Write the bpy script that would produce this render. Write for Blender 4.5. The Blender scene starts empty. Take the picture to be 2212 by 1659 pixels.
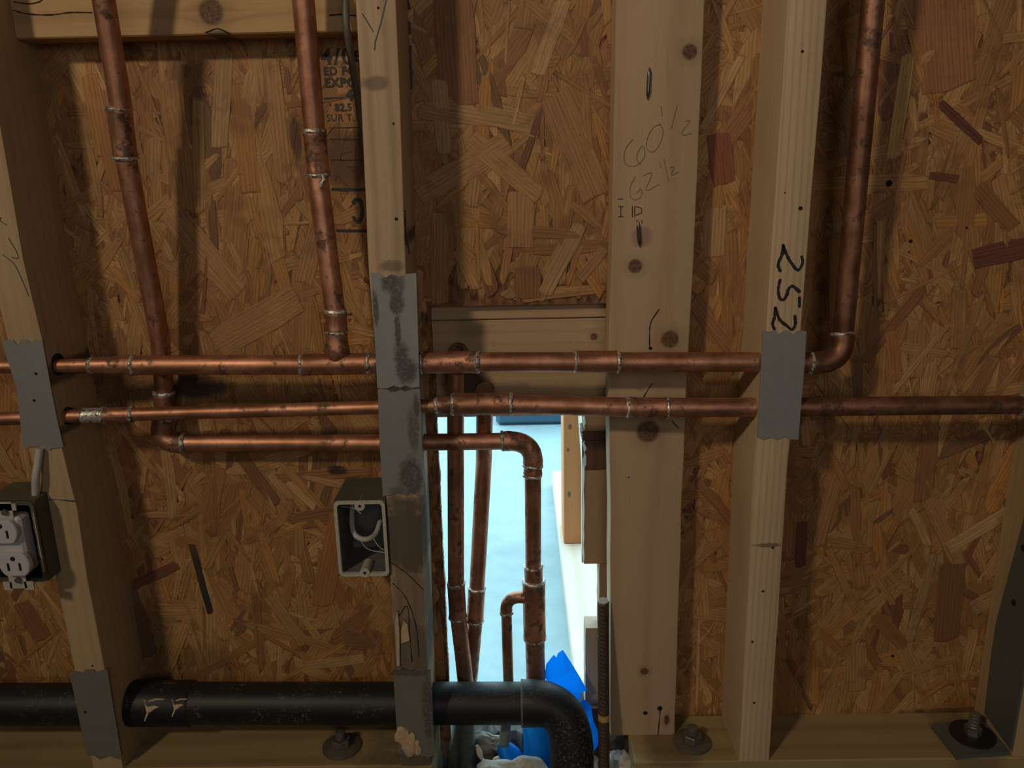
import bpy, math, random
from mathutils import Vector, Matrix, noise as mn
random.seed(7)
C = bpy.context.scene.collection
S = bpy.context.scene
# ---------------------------------------------------------------- camera
F, PIT, YAW, ROL, CD, CH = 1742.2, .2612, -.0118, -.0211, .8507, .7192
CAM = Vector((0, -CD, CH))
_fw = Vector((math.sin(YAW)*math.cos(PIT), math.cos(YAW)*math.cos(PIT), -math.sin(PIT)))
_r0 = Vector((math.cos(YAW), -math.sin(YAW), 0)); _u0 = _r0.cross(_fw)
RT = _r0*math.cos(ROL)+_u0*math.sin(ROL); UP = _u0*math.cos(ROL)-_r0*math.sin(ROL); FW = _fw
cd = bpy.data.cameras.new('camera'); cam = bpy.data.objects.new('camera', cd); C.objects.link(cam)
cd.sensor_width = 36; cd.lens = F/2212*36; cd.clip_start = .01; cd.clip_end = 60
cam.matrix_world = Matrix(((RT.x, UP.x, -FW.x, CAM.x), (RT.y, UP.y, -FW.y, CAM.y), (RT.z, UP.z, -FW.z, CAM.z), (0, 0, 0, 1)))
S.camera = cam
S.view_settings.view_transform = 'Standard'; S.view_settings.look = 'None'
S.view_settings.gamma = 1; S.view_settings.exposure = 0; S.view_settings.use_curve_mapping = False
S.cycles.max_bounces = 6; S.cycles.sample_clamp_indirect = 4
def ray(u, v): return FW+RT*((u-1106)/F)-UP*((v-829.5)/F)
def at(u, v, Y): d = ray(u, v); return CAM+d*((Y+CD)/d.y)
def atz(u, v, Z): d = ray(u, v); return CAM+d*((Z-CH)/d.z)
def depth(P): return (P-CAM).dot(FW)
def rpx(w, P): return w*.5*depth(P)/F
# ---------------------------------------------------------------- light
W = bpy.data.worlds.new('sky'); S.world = W; W.use_nodes = True
W.node_tree.nodes['Background'].inputs[0].default_value = (.60, .90, 1.0, 1)
W.node_tree.nodes['Background'].inputs[1].default_value = 3.7
def area(name, loc, tgt, size, power, col, spread=180):
    l = bpy.data.lights.new(name, 'AREA'); l.shape = 'DISK'; l.size = size; l.energy = power; l.color = col; l.spread = math.radians(spread)
    o = bpy.data.objects.new(name, l); C.objects.link(o); o.location = loc
    o.rotation_euler = (Vector(tgt)-Vector(loc)).to_track_quat('-Z', 'Y').to_euler(); return o
area('work_lamp', (-1.35, -1.95, 2.0), (.1, .05, 1.15), .20, 7.0, (1, .80, .55), 100)
area('room_fill', (.35, -2.5, 1.25), (0.1, .05, .6), 1.1, 6.0, (1, .92, .85))  # unseen soft fill, added behind the camera to lift the shadows
# ---------------------------------------------------------------- helpers
def tag(o, label=None, cat=None, group=None, kind=None):
    if label: o['label'] = label
    if cat: o['category'] = cat
    if group: o['group'] = group
    if kind: o['kind'] = kind
    return o
def empty(name, loc, label, cat, group=None):
    o = bpy.data.objects.new(name, None); C.objects.link(o); o.location = loc; o.empty_display_size = .02
    return tag(o, label, cat, group)
class MB:
    def __init__(s): s.v = []; s.f = []; s.uv = []; s.col = []
    def face(s, pts, uvs=None):
        n = len(s.v); s.v += [Vector(p) for p in pts]; s.f.append(list(range(n, n+len(pts))))
        s.uv += list(uvs) if uvs else [(p[0], p[2]) for p in pts]
    def grid(s, rings, closed=True, caps=(True, True), uvs=None):
        n = len(s.v); m = len(rings[0])
        for r in rings: s.v += [Vector(p) for p in r]
        L = 0
        for i in range(len(rings)-1):
            L2 = L+(Vector(rings[i+1][0])-Vector(rings[i][0])).length
            for j in range(m if closed else m-1):
                k = (j+1) % m
                s.f.append([n+i*m+j, n+i*m+k, n+(i+1)*m+k, n+(i+1)*m+j])
                if uvs: s.uv += [uvs[i][j], uvs[i][j+1], uvs[i+1][j+1], uvs[i+1][j]]
                else: s.uv += [(L, j/m*.07), (L, (j+1)/m*.07), (L2, (j+1)/m*.07), (L2, j/m*.07)]
            L = L2
        if caps[0]: s.f.append([n+j for j in reversed(range(m))]); s.uv += [(s.v[n+j].x, s.v[n+j].y) for j in reversed(range(m))]
        if caps[1]:
            b = n+(len(rings)-1)*m; s.f.append([b+j for j in range(m)]); s.uv += [(s.v[b+j].x, s.v[b+j].y) for j in range(m)]
    def tube(s, pts, r, seg=20, caps=(True, True)):
        pts = [Vector(p) for p in pts]; rr = r if isinstance(r, (list, tuple)) else [r]*len(pts)
        t0 = (pts[1]-pts[0]).normalized(); a = Vector((0, -1, 0)) if abs(t0.y) < .8 else Vector((1, 0, 0))
        rings = []
        for i, p in enumerate(pts):
            t = (pts[min(i+1, len(pts)-1)]-pts[max(i-1, 0)]).normalized()
            x = (a-t*a.dot(t)).normalized(); a = x; y = t.cross(x)
            rings.append([p+(x*math.cos(2*math.pi*k/seg)+y*math.sin(2*math.pi*k/seg))*rr[i] for k in range(seg)])
        s.grid(rings, True, caps)
    def box(s, a, b, bev=0.0):
        x0, y0, z0 = a; x1, y1, z1 = b; q = bev
        if q <= 0:
            P = [(x0,y0,z0),(x1,y0,z0),(x1,y1,z0),(x0,y1,z0),(x0,y0,z1),(x1,y0,z1),(x1,y1,z1),(x0,y1,z1)]
            for f in ((0,3,2,1),(4,5,6,7)): s.face([P[i] for i in f], [(P[i][0], P[i][1]) for i in f])
            for f in ((0,1,5,4),(2,3,7,6)): s.face([P[i] for i in f], [(P[i][0], P[i][2]) for i in f])
            for f in ((1,2,6,5),(3,0,4,7)): s.face([P[i] for i in f], [(P[i][1], P[i][2]) for i in f])
        else:
            def ring(z, i):
                return [(x0+i+q*0, y0+i, z)] and [(x0+q+i*0, y0+i, z), (x1-q, y0+i, z), (x1-i, y0+q, z), (x1-i, y1-q, z), (x1-q, y1-i, z), (x0+q, y1-i, z), (x0+i, y1-q, z), (x0+i, y0+q, z)]
            s.grid([ring(z0, q), ring(z0+q, 0), ring(z1-q, 0), ring(z1, q)])
    def prism(s, pts, y0, y1):      # pts (x,z), extruded in Y
        n = len(pts); s.face([(x, y0, z) for x, z in pts]); s.face([(x, y1, z) for x, z in reversed(pts)])
        for i in range(n):
            a, b = pts[i], pts[(i+1) % n]; s.face([(a[0], y0, a[1]), (a[0], y1, a[1]), (b[0], y1, b[1]), (b[0], y0, b[1])])
    def build(s, name, mat, parent=None, smooth=False, weld=False):
        me = bpy.data.meshes.new(name)
        off = Vector(parent.get('_w', (0, 0, 0))) if parent else Vector()
        me.from_pydata([tuple(p) for p in s.v], [], s.f)
        uv = me.uv_layers.new(name='UVMap'); flat = []
        for a in s.uv: flat += [float(a[0]), float(a[1])]
        if len(flat) == len(me.loops)*2: uv.data.foreach_set('uv', flat)
        if mat: me.materials.append(mat)
        if smooth: me.shade_smooth() if hasattr(me, 'shade_smooth') else None
        me.update(); me.validate()
        o = bpy.data.objects.new(name, me); C.objects.link(o)
        if smooth:
            try: me.set_sharp_from_angle(angle=math.radians(40))
            except Exception: pass
        if parent:
            o.parent = parent; M = Matrix.Identity(4); p = parent
            while p: M = Matrix.Translation(p.location) @ M if p.type == 'EMPTY' else M; p = p.parent
            o.matrix_parent_inverse = Matrix.Identity(4)
            if parent.type == 'EMPTY': o.location = -parent.location
        return o
def bez(a, b, c, n=10):
    return [a*(1-t)**2+b*2*t*(1-t)+c*t*t for t in [i/n for i in range(n+1)]]
def smoothp(pts, n=6):
    out = []; P = [Vector(p) for p in pts]; P = [P[0]*2-P[1]]+P+[P[-1]*2-P[-2]]
    for i in range(1, len(P)-2):
        for k in range(n):
            t = k/n; a, b, c, d = P[i-1:i+3]
            out.append(.5*((2*b)+(c-a)*t+(2*a-5*b+4*c-d)*t*t+(3*b-a-3*c+d)*t**3))
    out.append(P[-2]); return out
# ---------------------------------------------------------------- materials
class NT:
    def __init__(s, name):
        s.m = bpy.data.materials.new(name); s.m.use_nodes = True; s.t = s.m.node_tree; s.b = s.t.nodes['Principled BSDF']
    def n(s, typ, **k):
        x = s.t.nodes.new(typ)
        for a, v in k.items():
            if a.startswith('i_'):
                key = a[2:]; key = int(key) if key.isdigit() else key.replace('_', ' ')
                if isinstance(v, bpy.types.NodeSocket): s.t.links.new(v, x.inputs[key])
                else: x.inputs[key].default_value = v
            else: setattr(x, a, v)
        return x
    def link(s, a, b): s.t.links.new(a, b)
    def math(s, op, a, b=0.0, c=0.0, clamp=False):
        return s.n('ShaderNodeMath', operation=op, use_clamp=clamp, i_0=a, i_1=b, i_2=c).outputs[0]
    def vm(s, op, a, b=(0, 0, 0)):
        x = s.n('ShaderNodeVectorMath', operation=op, i_0=a, i_1=b); return x.outputs[1] if op in ('LENGTH', 'DISTANCE', 'DOT_PRODUCT') else x.outputs[0]
    def noise(s, vec, scale, detail=3, rough=.55, dist=0):
        return s.n('ShaderNodeTexNoise', i_Vector=vec, i_Scale=scale, i_Detail=float(detail), i_Roughness=rough, i_Distortion=float(dist)).outputs[0]
    def ramp(s, f, stops):
        x = s.n('ShaderNodeValToRGB', i_0=f); e = x.color_ramp.elements
        while len(e) < len(stops): e.new(.5)
        for a, (p, c) in zip(e, stops): a.position = p; a.color = tuple(c)+(1,) if len(c) == 3 else c
        return x.outputs[0]
    def mr(s, v, a, b, c=0.0, d=1.0):
        return s.n('ShaderNodeMapRange', interpolation_type='SMOOTHSTEP', i_Value=v, i_From_Min=a, i_From_Max=b, i_To_Min=c, i_To_Max=d).outputs[0]
    def mix(s, f, a, b, mode='MIX'):
        x = s.n('ShaderNodeMix', data_type='RGBA', blend_type=mode); x.clamp_factor = True
        for sock, v in ((x.inputs[0], f), (x.inputs[6], a), (x.inputs[7], b)):
            if isinstance(v, bpy.types.NodeSocket): s.link(v, sock)
            else: sock.default_value = (tuple(v)+(1,) if not isinstance(v, (int, float)) and len(v) == 3 else v)
        return x.outputs[2]
    def uv(s): return s.n('ShaderNodeTexCoord').outputs['UV']
    def obj(s): return s.n('ShaderNodeNewGeometry').outputs['Position']
    def fin(s, col=None, rough=.6, metal=0.0, bump=None, bs=.3, bd=.001):
        for sock, v in (('Base Color', col), ('Roughness', rough), ('Metallic', metal)):
            if v is None: continue
            if isinstance(v, bpy.types.NodeSocket): s.link(v, s.b.inputs[sock])
            else: s.b.inputs[sock].default_value = tuple(v)+(1,) if sock == 'Base Color' and len(v) == 3 else v
        if bump is not None:
            x = s.n('ShaderNodeBump', i_Strength=bs, i_Distance=bd, i_Height=bump); s.link(x.outputs[0], s.b.inputs['Normal'])
        return s.m
def stain_mask(t, pos, ells, wob=.5, nscale=60):
    """ellipses in world (x,z): (x,z,rx,rz,strength) -> 0..1"""
    tot = None; nz = t.noise(pos, nscale, 4, .7)
    for (x, z, rx, rz, st) in ells:
        d = t.vm('SUBTRACT', pos, (x, 0, z)); d = t.vm('MULTIPLY', d, (1/rx, 0, 1/rz)); l = t.vm('LENGTH', d)
        l = t.math('ADD', l, t.math('MULTIPLY', t.math('SUBTRACT', nz, .5), wob*2)); m = t.mr(l, .55, 1.15, st, 0.0)
        tot = m if tot is None else t.math('MAXIMUM', tot, m)
    return tot
def wood(name, light, dark, lines=260, knots=(), stains=(), stain_col=(.06, .04, .025), speck=.3, wob=.5, across=4, rc=.42):
    t = NT(name); uv = t.uv(); pos = t.obj()
    sep = t.n('ShaderNodeSeparateXYZ', i_0=uv)
    U, V = sep.outputs[0], sep.outputs[1]
    # knots bend the grain
    km = None; kr = None
    for (a, b, r, el) in knots:
        d = t.vm('MULTIPLY', t.vm('SUBTRACT', uv, (a, b, 0)), (1/(r*el), 1/r, 0)); l = t.vm('LENGTH', d)
        dv = t.math('SUBTRACT', V, b)
        push = t.math('MULTIPLY', t.math('SIGN', dv), t.math('MULTIPLY', t.math('EXPONENT', t.math('MULTIPLY', l, -.7)), -r*1.1))
        V = t.math('ADD', V, push)
        k = t.mr(l, .75, 1.15, 1.0, 0.0); km = k if km is None else t.math('MAXIMUM', km, k)
        h = t.mr(l, 1.0, 2.4, .28, 0.0); kr = h if kr is None else t.math('MAXIMUM', kr, h)
    cv = t.n('ShaderNodeCombineXYZ', i_0=t.math('MULTIPLY', U, 3.2), i_1=t.math('MULTIPLY', V, 24.0)).outputs[0]
    warp = t.noise(cv, .35, 3, .5)
    ph = t.math('ADD', t.math('MULTIPLY', V, lines*1.0), t.math('MULTIPLY', warp, across*3.0))
    ring = t.math('POWER', t.math('ADD', t.math('MULTIPLY', t.math('SINE', ph), .5), .5), 3.0)
    fine = t.noise(t.vm('MULTIPLY', cv, (4, 14, 1)), 1.0, 4, .7)
    big = t.noise(uv, 7, 3)
    f = t.math('ADD', t.math('MULTIPLY', ring, rc), t.math('MULTIPLY', t.math('SUBTRACT', fine, .35), .75))
    f = t.math('ADD', f, t.math('MULTIPLY', t.math('SUBTRACT', big, .5), .7), clamp=True)
    col = t.mix(f, light, dark)
    if km is not None:
        col = t.mix(kr, col, tuple(a*.62 for a in dark))
        kn = t.noise(uv, 300, 3)
        col = t.mix(km, col, t.mix(t.mr(kn, .35, .65), (.085, .04, .022), (.17, .09, .05)))
    if stains:
        col = t.mix(stain_mask(t, pos, stains, wob), col, stain_col)
    sp = t.mr(t.noise(pos, 420, 2, .5), .70, .76, 0.0, speck)
    col = t.mix(sp, col, (.04, .02, .01))
    return t.fin(col, .72, 0.0, t.math('ADD', t.math('MULTIPLY', fine, .8), t.math('MULTIPLY', ring, -.3)), .35, .0008)
def P2(u, v, Y): p = at(u, v, Y); return (p.z, p.x)
def EL(u, v, Y, ru, rv, s=1.0):
    p = at(u, v, Y); k = depth(p)/F; return (p.x, p.z, ru*k, rv*k, s)
# studs: uv=(z,x)
def K(u, v, Y, r, el=1.0): p = at(u, v, Y); return (p.z, p.x, r*depth(p)/F, el)
PALE = (.50, .365, .235); PALED = (.33, .215, .12)
M = {}
M['flat'] = wood('pine_flat', (.47, .335, .215), (.36, .23, .135), 130,
    [K(1490, 112, .051, 17), K(1372, 575, .051, 16), K(1447, 733, .051, 20), K(1400, 932, .051, 26), K(1392, 1450, .051, 9), K(1440, 1555, .051, 6, 2.2)],
    [EL(1385, 512, .051, 26, 24, .55)], (.22, .11, .13), .15)
M['mid'] = wood('pine_weathered', PALE, (.27, .185, .11), 330, [],
    [EL(812, 180, 0, 34, 18, .6), EL(880, 1160, 0, 75, 120, .92), EL(885, 1300, 0, 60, 120, .6), EL(880, 1400, 0, 70, 110, .8), EL(845, 575, 0, 30, 14, .6), EL(877, 515, 0, 5, 22, .9), EL(861, 840, 0, 40, 9, 1), EL(898, 1640, 0, 60, 60, .9)], (.075, .06, .045), .2)
M['right'] = wood('pine_right', (.56, .42, .27), (.36, .25, .15), 900, [], [EL(1660, 1178, 0, 34, 6, .7)], (.06, .045, .03), .25)
_pk = at(1648, 290, .03)
M['left'] = wood('pine_left', (.46, .33, .19), (.27, .175, .085), 420, [], [EL(75, 440, 0, 18, 22, .4), EL(60, 790, .05, 120, 26, .5), EL(140, 905, .05, 70, 16, .8), EL(160, 790, .05, 70, 26, .8)], (.05, .035, .02), .5, rc=.16)
M['header'] = wood('pine_header', (.50, .33, .16), (.33, .19, .08), 230, [(at(455, 25, .05).x, at(455, 25, .05).z, .0135, 1.0)], [EL(470, 72, .05, 30, 7, .7)], (.05, .035, .02), .3)
M['boards'] = wood('pine_boards', (.47, .33, .205), (.36, .235, .135), 420, [(at(1283, 727, .102).x, at(1283, 727, .102).z, .0045, 1.0)],
    [EL(1010, 830, .102, 62, 40, .9), EL(1018, 710, .102, 40, 30, .25), EL(975, 800, .102, 22, 40, .9)], (.04, .018, .008), .75, .35)
M['sill'] = wood('treated_sill', (.36, .27, .13), (.22, .15, .065), 140, [], [EL(880, 1600, .03, 190, 30, .55), EL(1440, 1590, .05, 60, 14, .5), EL(2070, 1590, .05, 60, 40, .4)], (.06, .045, .025), .3)
M['sun'] = wood('pine_beyond', (.60, .26, .10), (.46, .18, .06), 160, [], [EL(1232, 925, .6, 5, 8, .8), EL(1228, 975, .6, 4, 5, .8), EL(1230, 1072, .6, 4, 8, .8)], (.08, .06, .05), .1)
M['plate'] = wood('pale_plate', (.66, .58, .48), (.52, .42, .31), 150, [], [], speck=.3)
M['block'] = wood('brown_block', (.33, .21, .12), (.22, .135, .075), 220, [], [], speck=.3)
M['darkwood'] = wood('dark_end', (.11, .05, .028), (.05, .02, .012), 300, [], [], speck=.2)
M['greyblock'] = wood('grey_block', (.34, .27, .20), (.26, .20, .14), 200, [], [], speck=.2)
def plain(name, col, rough=.5, metal=0.0, ns=0, amt=.3, bump=0):
    t = NT(name)
    if ns:
        n = t.noise(t.obj(), ns, 4, .6); c = t.mix(n, tuple(a*(1-amt) for a in col), tuple(min(1, a*(1+amt)) for a in col))
        return t.fin(c, rough, metal, n if bump else None, bump, .001)
    return t.fin(col, rough, metal)
def copper(name, burnt=.0, bright=1.0, ends=()):
    t = NT(name); pos = t.obj(); uv = t.uv()
    n1 = t.noise(pos, 38, 4, .65); n2 = t.noise(t.vm('MULTIPLY', uv, (14, 90, 1)), 1.0, 4, .6); n3 = t.noise(pos, 75, 5, .72)
    c = t.ramp(t.math('ADD', t.math('MULTIPLY', n1, .6), t.math('MULTIPLY', n2, .4)),
               [(.30, tuple(a*bright for a in (.30, .14, .085))), (.47, tuple(a*bright for a in (.54, .27, .175))), (.64, tuple(a*bright for a in (.78, .42, .29)))])
    c = t.mix(t.mr(t.noise(pos, 16, 4, .6), .40, .66, 0.0, .65), c, tuple(a*bright for a in (.27, .13, .07)))
    d = t.mr(t.math('ADD', t.math('MULTIPLY', n3, .7), t.math('MULTIPLY', n1, .8)), .80-burnt*.14, .95-burnt*.14, 0.0, .85)
    c = t.mix(d, c, (.05, .025, .017))
    g = t.mr(t.noise(pos, 55, 3), .70, .78, 0.0, .3); c = t.mix(g, c, (.22, .26, .18))
    r = t.math('ADD', .36, t.math('MULTIPLY', n2, .3))
    return t.fin(c, r, t.math('SUBTRACT', .9, t.math('MULTIPLY', d, .6)), n3, .12, .0006)
M['cu'] = copper('copper'); M['cub'] = copper('copper_fitting', .55, 1.05); M['cud'] = copper('copper_aged', .3, .62)
def solder_m():
    t = NT('solder'); n = t.noise(t.obj(), 260, 3, .7)
    return t.fin(t.mix(t.mr(n, .46, .62), (.62, .62, .58), (.12, .09, .07)), .42, .6, n, .5, .001)
M['sol'] = solder_m(); M['dusty'] = plain('dusty_tube', (.13, .135, .12), .75, 0, 160, .6, .3)
def galv(name, base, stains=()):
    t = NT(name); pos = t.obj(); n = t.noise(pos, 75, 5, .6); n2 = t.noise(pos, 600, 2)
    c = t.mix(n, tuple(a*.84 for a in base), tuple(a*1.13 for a in base))
    if stains:
        s = stain_mask(t, pos, stains, .6, 110); sp = t.noise(pos, 330, 4, .75)
        c = t.mix(s, c, t.mix(t.mr(sp, .48, .72), (.10, .096, .095), (.24, .24, .235)))
    c = t.mix(t.mr(n2, .70, .76, 0.0, .5), c, (.05, .045, .04))
    return t.fin(c, .55, .25, n, .15, .001)
M['galv'] = galv('galvanised', (.265, .275, .28))
M['galvm'] = galv('galvanised_stained', (.30, .305, .31), [EL(850, 612, 0, 30, 26), EL(857, 650, 0, 18, 40), EL(860, 720, 0, 7, 70), EL(868, 775, 0, 18, 45), EL(880, 800, 0, 26, 34), EL(810, 665, 0, 9, 40)])
M['galvn'] = galv('galvanised_spotted', (.255, .26, .262), [EL(893, 930, 0, 14, 60, .8), EL(888, 1030, 0, 30, 50), EL(900, 880, 0, 8, 30), EL(872, 1060, 0, 40, 12, .7)])
M['galvd'] = galv('galvanised_dirty', (.20, .195, .17), [EL(885, 1450, 0, 50, 14), EL(925, 1530, 0, 14, 90), EL(860, 1640, 0, 50, 20), EL(200, 1640, 0, 50, 12, .8)])
M['strap'] = galv('strap_steel', (.12, .135, .125))
def abs_m():
    t = NT('black_plastic'); pos = t.obj(); n = t.noise(pos, 260, 4, .8); n2 = t.noise(pos, 26, 3); t.b.inputs['Specular IOR Level'].default_value = .45
    dm = stain_mask(t, pos, [EL(1230, 1590, .03, 70, 80, .9), EL(1110, 1490, .03, 150, 22, .7)], .5, 60)
    f = t.math('MULTIPLY', t.mr(n, .52, .70), t.math('MAXIMUM', t.mr(n2, .5, .68), dm))
    return t.fin(t.mix(f, (.010, .011, .015), (.20, .18, .16)), t.math('ADD', .5, t.math('MULTIPLY', f, .4)), 0.0, n, .08, .001)
M['abs'] = abs_m()
def poly_m():
    t = NT('blue_film'); tr = t.n('ShaderNodeBsdfTranslucent', i_0=(.0, .50, 1.0, 1)); mx = t.n('ShaderNodeMixShader', i_0=.62)
    t.fin((.01, .27, .9), .32); t.link(t.b.outputs[0], mx.inputs[1]); t.link(tr.outputs[0], mx.inputs[2])
    t.link(mx.outputs[0], t.t.nodes['Material Output'].inputs[0]); return t.m
M['blue'] = poly_m()
M['white'] = plain('white_plastic', (.52, .51, .55), .4, 0, 40, .1)
M['cable'] = plain('white_cable', (.46, .45, .42), .5, 0, 60, .12)
M['boxgrey'] = plain('olive_box', (.085, .083, .058), .6, 0, 90, .35)
M['boxrim'] = plain('pale_rim', (.45, .43, .37), .6, 0, 300, .35)
M['boxin'] = plain('dusty_inside', (.13, .13, .125), .6, 0, 60, .6)
M['dark'] = plain('dark_hole', (.006, .006, .006), .9)
M['ink'] = plain('black_marker', (.012, .012, .014), .5); M['pen'] = plain('blue_pencil', (.045, .06, .09), .6); M['graph'] = plain('graphite', (.13, .08, .05), .6)
M['stamp'] = plain('stamp_ink', (.025, .02, .018), .6, 0, 300, .7)
M['steel'] = plain('bolt_steel', (.22, .21, .19), .45, .7, 200, .4); M['rust'] = plain('washer_rust', (.15, .125, .095), .6, .4, 90, .5)
M['blackw'] = plain('black_washer', (.02, .016, .016), .5, .2, 150, .5)
M['nail'] = plain('nail_steel', (.17, .15, .14), .3, .9)
M['rebar'] = plain('rebar_rust', (.085, .055, .04), .65, .4, 260, .6, .5); M['cut'] = plain('cut_steel', (.42, .36, .33), .5, .5, 300, .3)
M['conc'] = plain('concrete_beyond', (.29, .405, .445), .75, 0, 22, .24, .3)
M['concr'] = plain('rough_concrete', (.16, .15, .135), .9, 0, 130, .6, .8); M['rubble'] = plain('rubble', (.48, .47, .43), .9, 0, 150, .35, .8)
M['dirt'] = plain('dirt', (.05, .04, .032), .95, 0, 160, .6, .8)
M['room'] = plain('room_plaster', (.22, .17, .125), .9, 0, 8, .1)
M['wire'] = plain('grey_wire', (.10, .10, .085), .5); M['splint'] = plain('splinter', (.50, .36, .22), .8, 0, 200, .4, .5)
M['yellow'] = plain('faded_yellow', (.42, .27, .08), .6, 0, 200, .6); M['bin'] = plain('blue_grey_panel', (.035, .095, .16), .5)
# ---------------------------------------------------------------- structure
XH0, XH1 = at(946, 1000, .095).x, at(1332, 1000, .095).x
ZH = at(1150, 655, .1).z
def osb_mat():
    t = NT('strand_board'); uv = t.uv(); pos = t.obj()
    ca = t.n('ShaderNodeAttribute', attribute_name='tint').outputs[0]
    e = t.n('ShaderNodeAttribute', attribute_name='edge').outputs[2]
    g = t.noise(t.vm('MULTIPLY', uv, (22, 560, 1)), 1.0, 4, .7); g2 = t.noise(t.vm('MULTIPLY', uv, (10, 90, 1)), 1.0, 3, .6)
    r = t.math('POWER', t.math('ADD', t.math('MULTIPLY', t.math('SINE', t.math('ADD', t.math('MULTIPLY', t.n('ShaderNodeSeparateXYZ', i_0=uv).outputs[1], 1500), t.math('MULTIPLY', g2, 14))), .5), .5), 3.0)
    k = t.math('ADD', t.math('MULTIPLY', g, 1.1), t.math('MULTIPLY', r, -.28)); k = t.math('ADD', k, .42)
    kk = t.n('ShaderNodeCombineXYZ', i_0=k, i_1=k, i_2=k).outputs[0]
    c = t.mix(1.0, ca, kk, 'MULTIPLY')
    c = t.mix(t.mr(g2, .58, .75, 0.0, .35), c, (.20, .075, .02))
    c = t.mix(t.mr(t.noise(pos, 330, 2), .70, .75, 0.0, .75), c, (.035, .015, .008))
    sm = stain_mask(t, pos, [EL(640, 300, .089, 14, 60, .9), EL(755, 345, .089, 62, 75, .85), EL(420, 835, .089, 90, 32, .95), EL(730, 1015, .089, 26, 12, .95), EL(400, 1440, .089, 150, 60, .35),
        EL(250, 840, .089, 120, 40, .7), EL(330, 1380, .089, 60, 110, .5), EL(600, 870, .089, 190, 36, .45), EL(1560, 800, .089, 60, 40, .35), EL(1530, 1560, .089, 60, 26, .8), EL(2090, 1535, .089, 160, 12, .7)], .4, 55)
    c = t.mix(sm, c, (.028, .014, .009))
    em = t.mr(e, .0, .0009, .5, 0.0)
    c = t.mix(t.mr(t.noise(pos, 9, 4, .6), .42, .64, 0.0, .32), c, (.20, .085, .03))
    c = t.mix(t.mr(t.noise(pos, 28, 4, .7), .52, .68, 0.0, .4), c, (.14, .06, .022))
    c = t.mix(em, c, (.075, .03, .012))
    return t.fin(c, .62, 0.0, t.math('SUBTRACT', g, t.math('MULTIPLY', em, .8)), .5, .0009)
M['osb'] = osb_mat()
def flake_mesh():
    pal = [((.44, .245, .09), 8), ((.40, .205, .07), 7), ((.50, .295, .12), 3.2), ((.35, .17, .06), 6), ((.30, .135, .05), 2.5), ((.225, .09, .042), .7), ((.44, .21, .058), 4), ((.20, .10, .045), .4)]
    cols = [p[0] for p in pal]; ws = [p[1] for p in pal]
    V = []; FA = []; UV = []; CO = []; ED = []
    def flake(cx, cz, L, Wd, a, y, col=None, pts=None):
        col = col or random.choices(cols, ws)[0]; j = random.uniform(.86, 1.14); col = tuple(min(.9, c*j) for c in col)
        ca, sa = math.cos(a), math.sin(a); tx, ty = random.uniform(-.004, .004), random.uniform(-.012, .012)
        if pts is None:
            tp = random.uniform(.45, 1); sk = random.uniform(-.5, .5)*Wd; cv = random.uniform(-.25, .25)*Wd; e = lambda: random.uniform(-.06, .06)*L
            jw = lambda: random.uniform(-.07, .07)*Wd
            top = [(-L/2+e()*.5+sk, Wd/2*tp), (-L*.2+e(), Wd/2*(1+tp)/2+cv*.7+jw()), (L*.15+e(), Wd/2+cv*.8+jw()), (L*.36+e(), Wd*.46+cv*.3+jw()), (L/2+e()-sk, Wd/2*random.uniform(.3, 1))]
            bot = [(L/2+e()*.5+sk*.5, -Wd/2*random.uniform(.3, 1)), (L*.3, -Wd*.45+cv*.5+jw()), (-L*.05+e(), -Wd/2+cv+jw()), (-L*.3, -Wd*.46+cv*.5+jw()), (-L/2+e()-sk*.5, -Wd/2*tp)]
            mid1 = (L/2+abs(e()), random.uniform(-.2, .2)*Wd); mid0 = (-L/2-abs(e()), random.uniform(-.2, .2)*Wd)
            pts = top+[mid1]+bot+[mid0]
        W2 = [(cx+p*ca-q*sa, cz+p*sa+q*ca, y+p*tx+q*ty) for p, q in pts]
        for x, z, _ in W2:
            if XH0-.001 < x < XH1 and z < ZH+.001: return
        ru, rv = random.random()*9, random.random()*9; n = len(V); m = len(pts)
        for (x, z, yy), (p, q) in zip(W2, pts):
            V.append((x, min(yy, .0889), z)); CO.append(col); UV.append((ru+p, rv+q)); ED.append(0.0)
        ins = min(.3, .0014/Wd*1.2)
        for (x, z, yy), (p, q) in zip(W2, pts):
            x2, z2, y2 = x+(cx-x)*ins, z+(cz-z)*ins, yy-.00018
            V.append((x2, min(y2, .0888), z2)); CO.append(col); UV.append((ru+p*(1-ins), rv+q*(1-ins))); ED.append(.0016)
        FA.append([n+m+i for i in range(m)][::-1])
        for i in range(m):
            k = (i+1) % m; FA.append([n+i, n+m+i, n+m+k, n+k])
    N = 17000; x0, x1, z0, z1 = -.98, .98, -.01, 1.42
    for i in range(N):
        x = random.uniform(x0, x1); z = random.uniform(z0, z1)
        if XH0 < x < XH1 and z < ZH-.02: continue
        q = i/N; s = 1.1-.3*q
        L = random.choice([random.uniform(.08, .18), random.uniform(.06, .13), random.uniform(.04, .10), random.uniform(.02, .06)])*s; Wd = random.choice([random.uniform(.012, .036), random.uniform(.007, .02), random.uniform(.007, .02), random.uniform(.002, .009)])*(1.1-.3*q); Wd = max(.0016, min(L*.6, Wd))
        a = random.gauss(math.pi/2, .36) if random.random() < .68 else random.uniform(0, math.pi)
        flake(x, z, L, Wd, a, .0888-.0012*q-random.uniform(0, .0004))
    # the broad strands that stand out in the photograph: px centre, length, width, angle (deg, 90 = upright), colour
    T, RB, OR, PL, DK = (.42, .225, .09), (.15, .05, .035), (.44, .20, .06), (.50, .31, .14), (.27, .12, .05)
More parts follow.
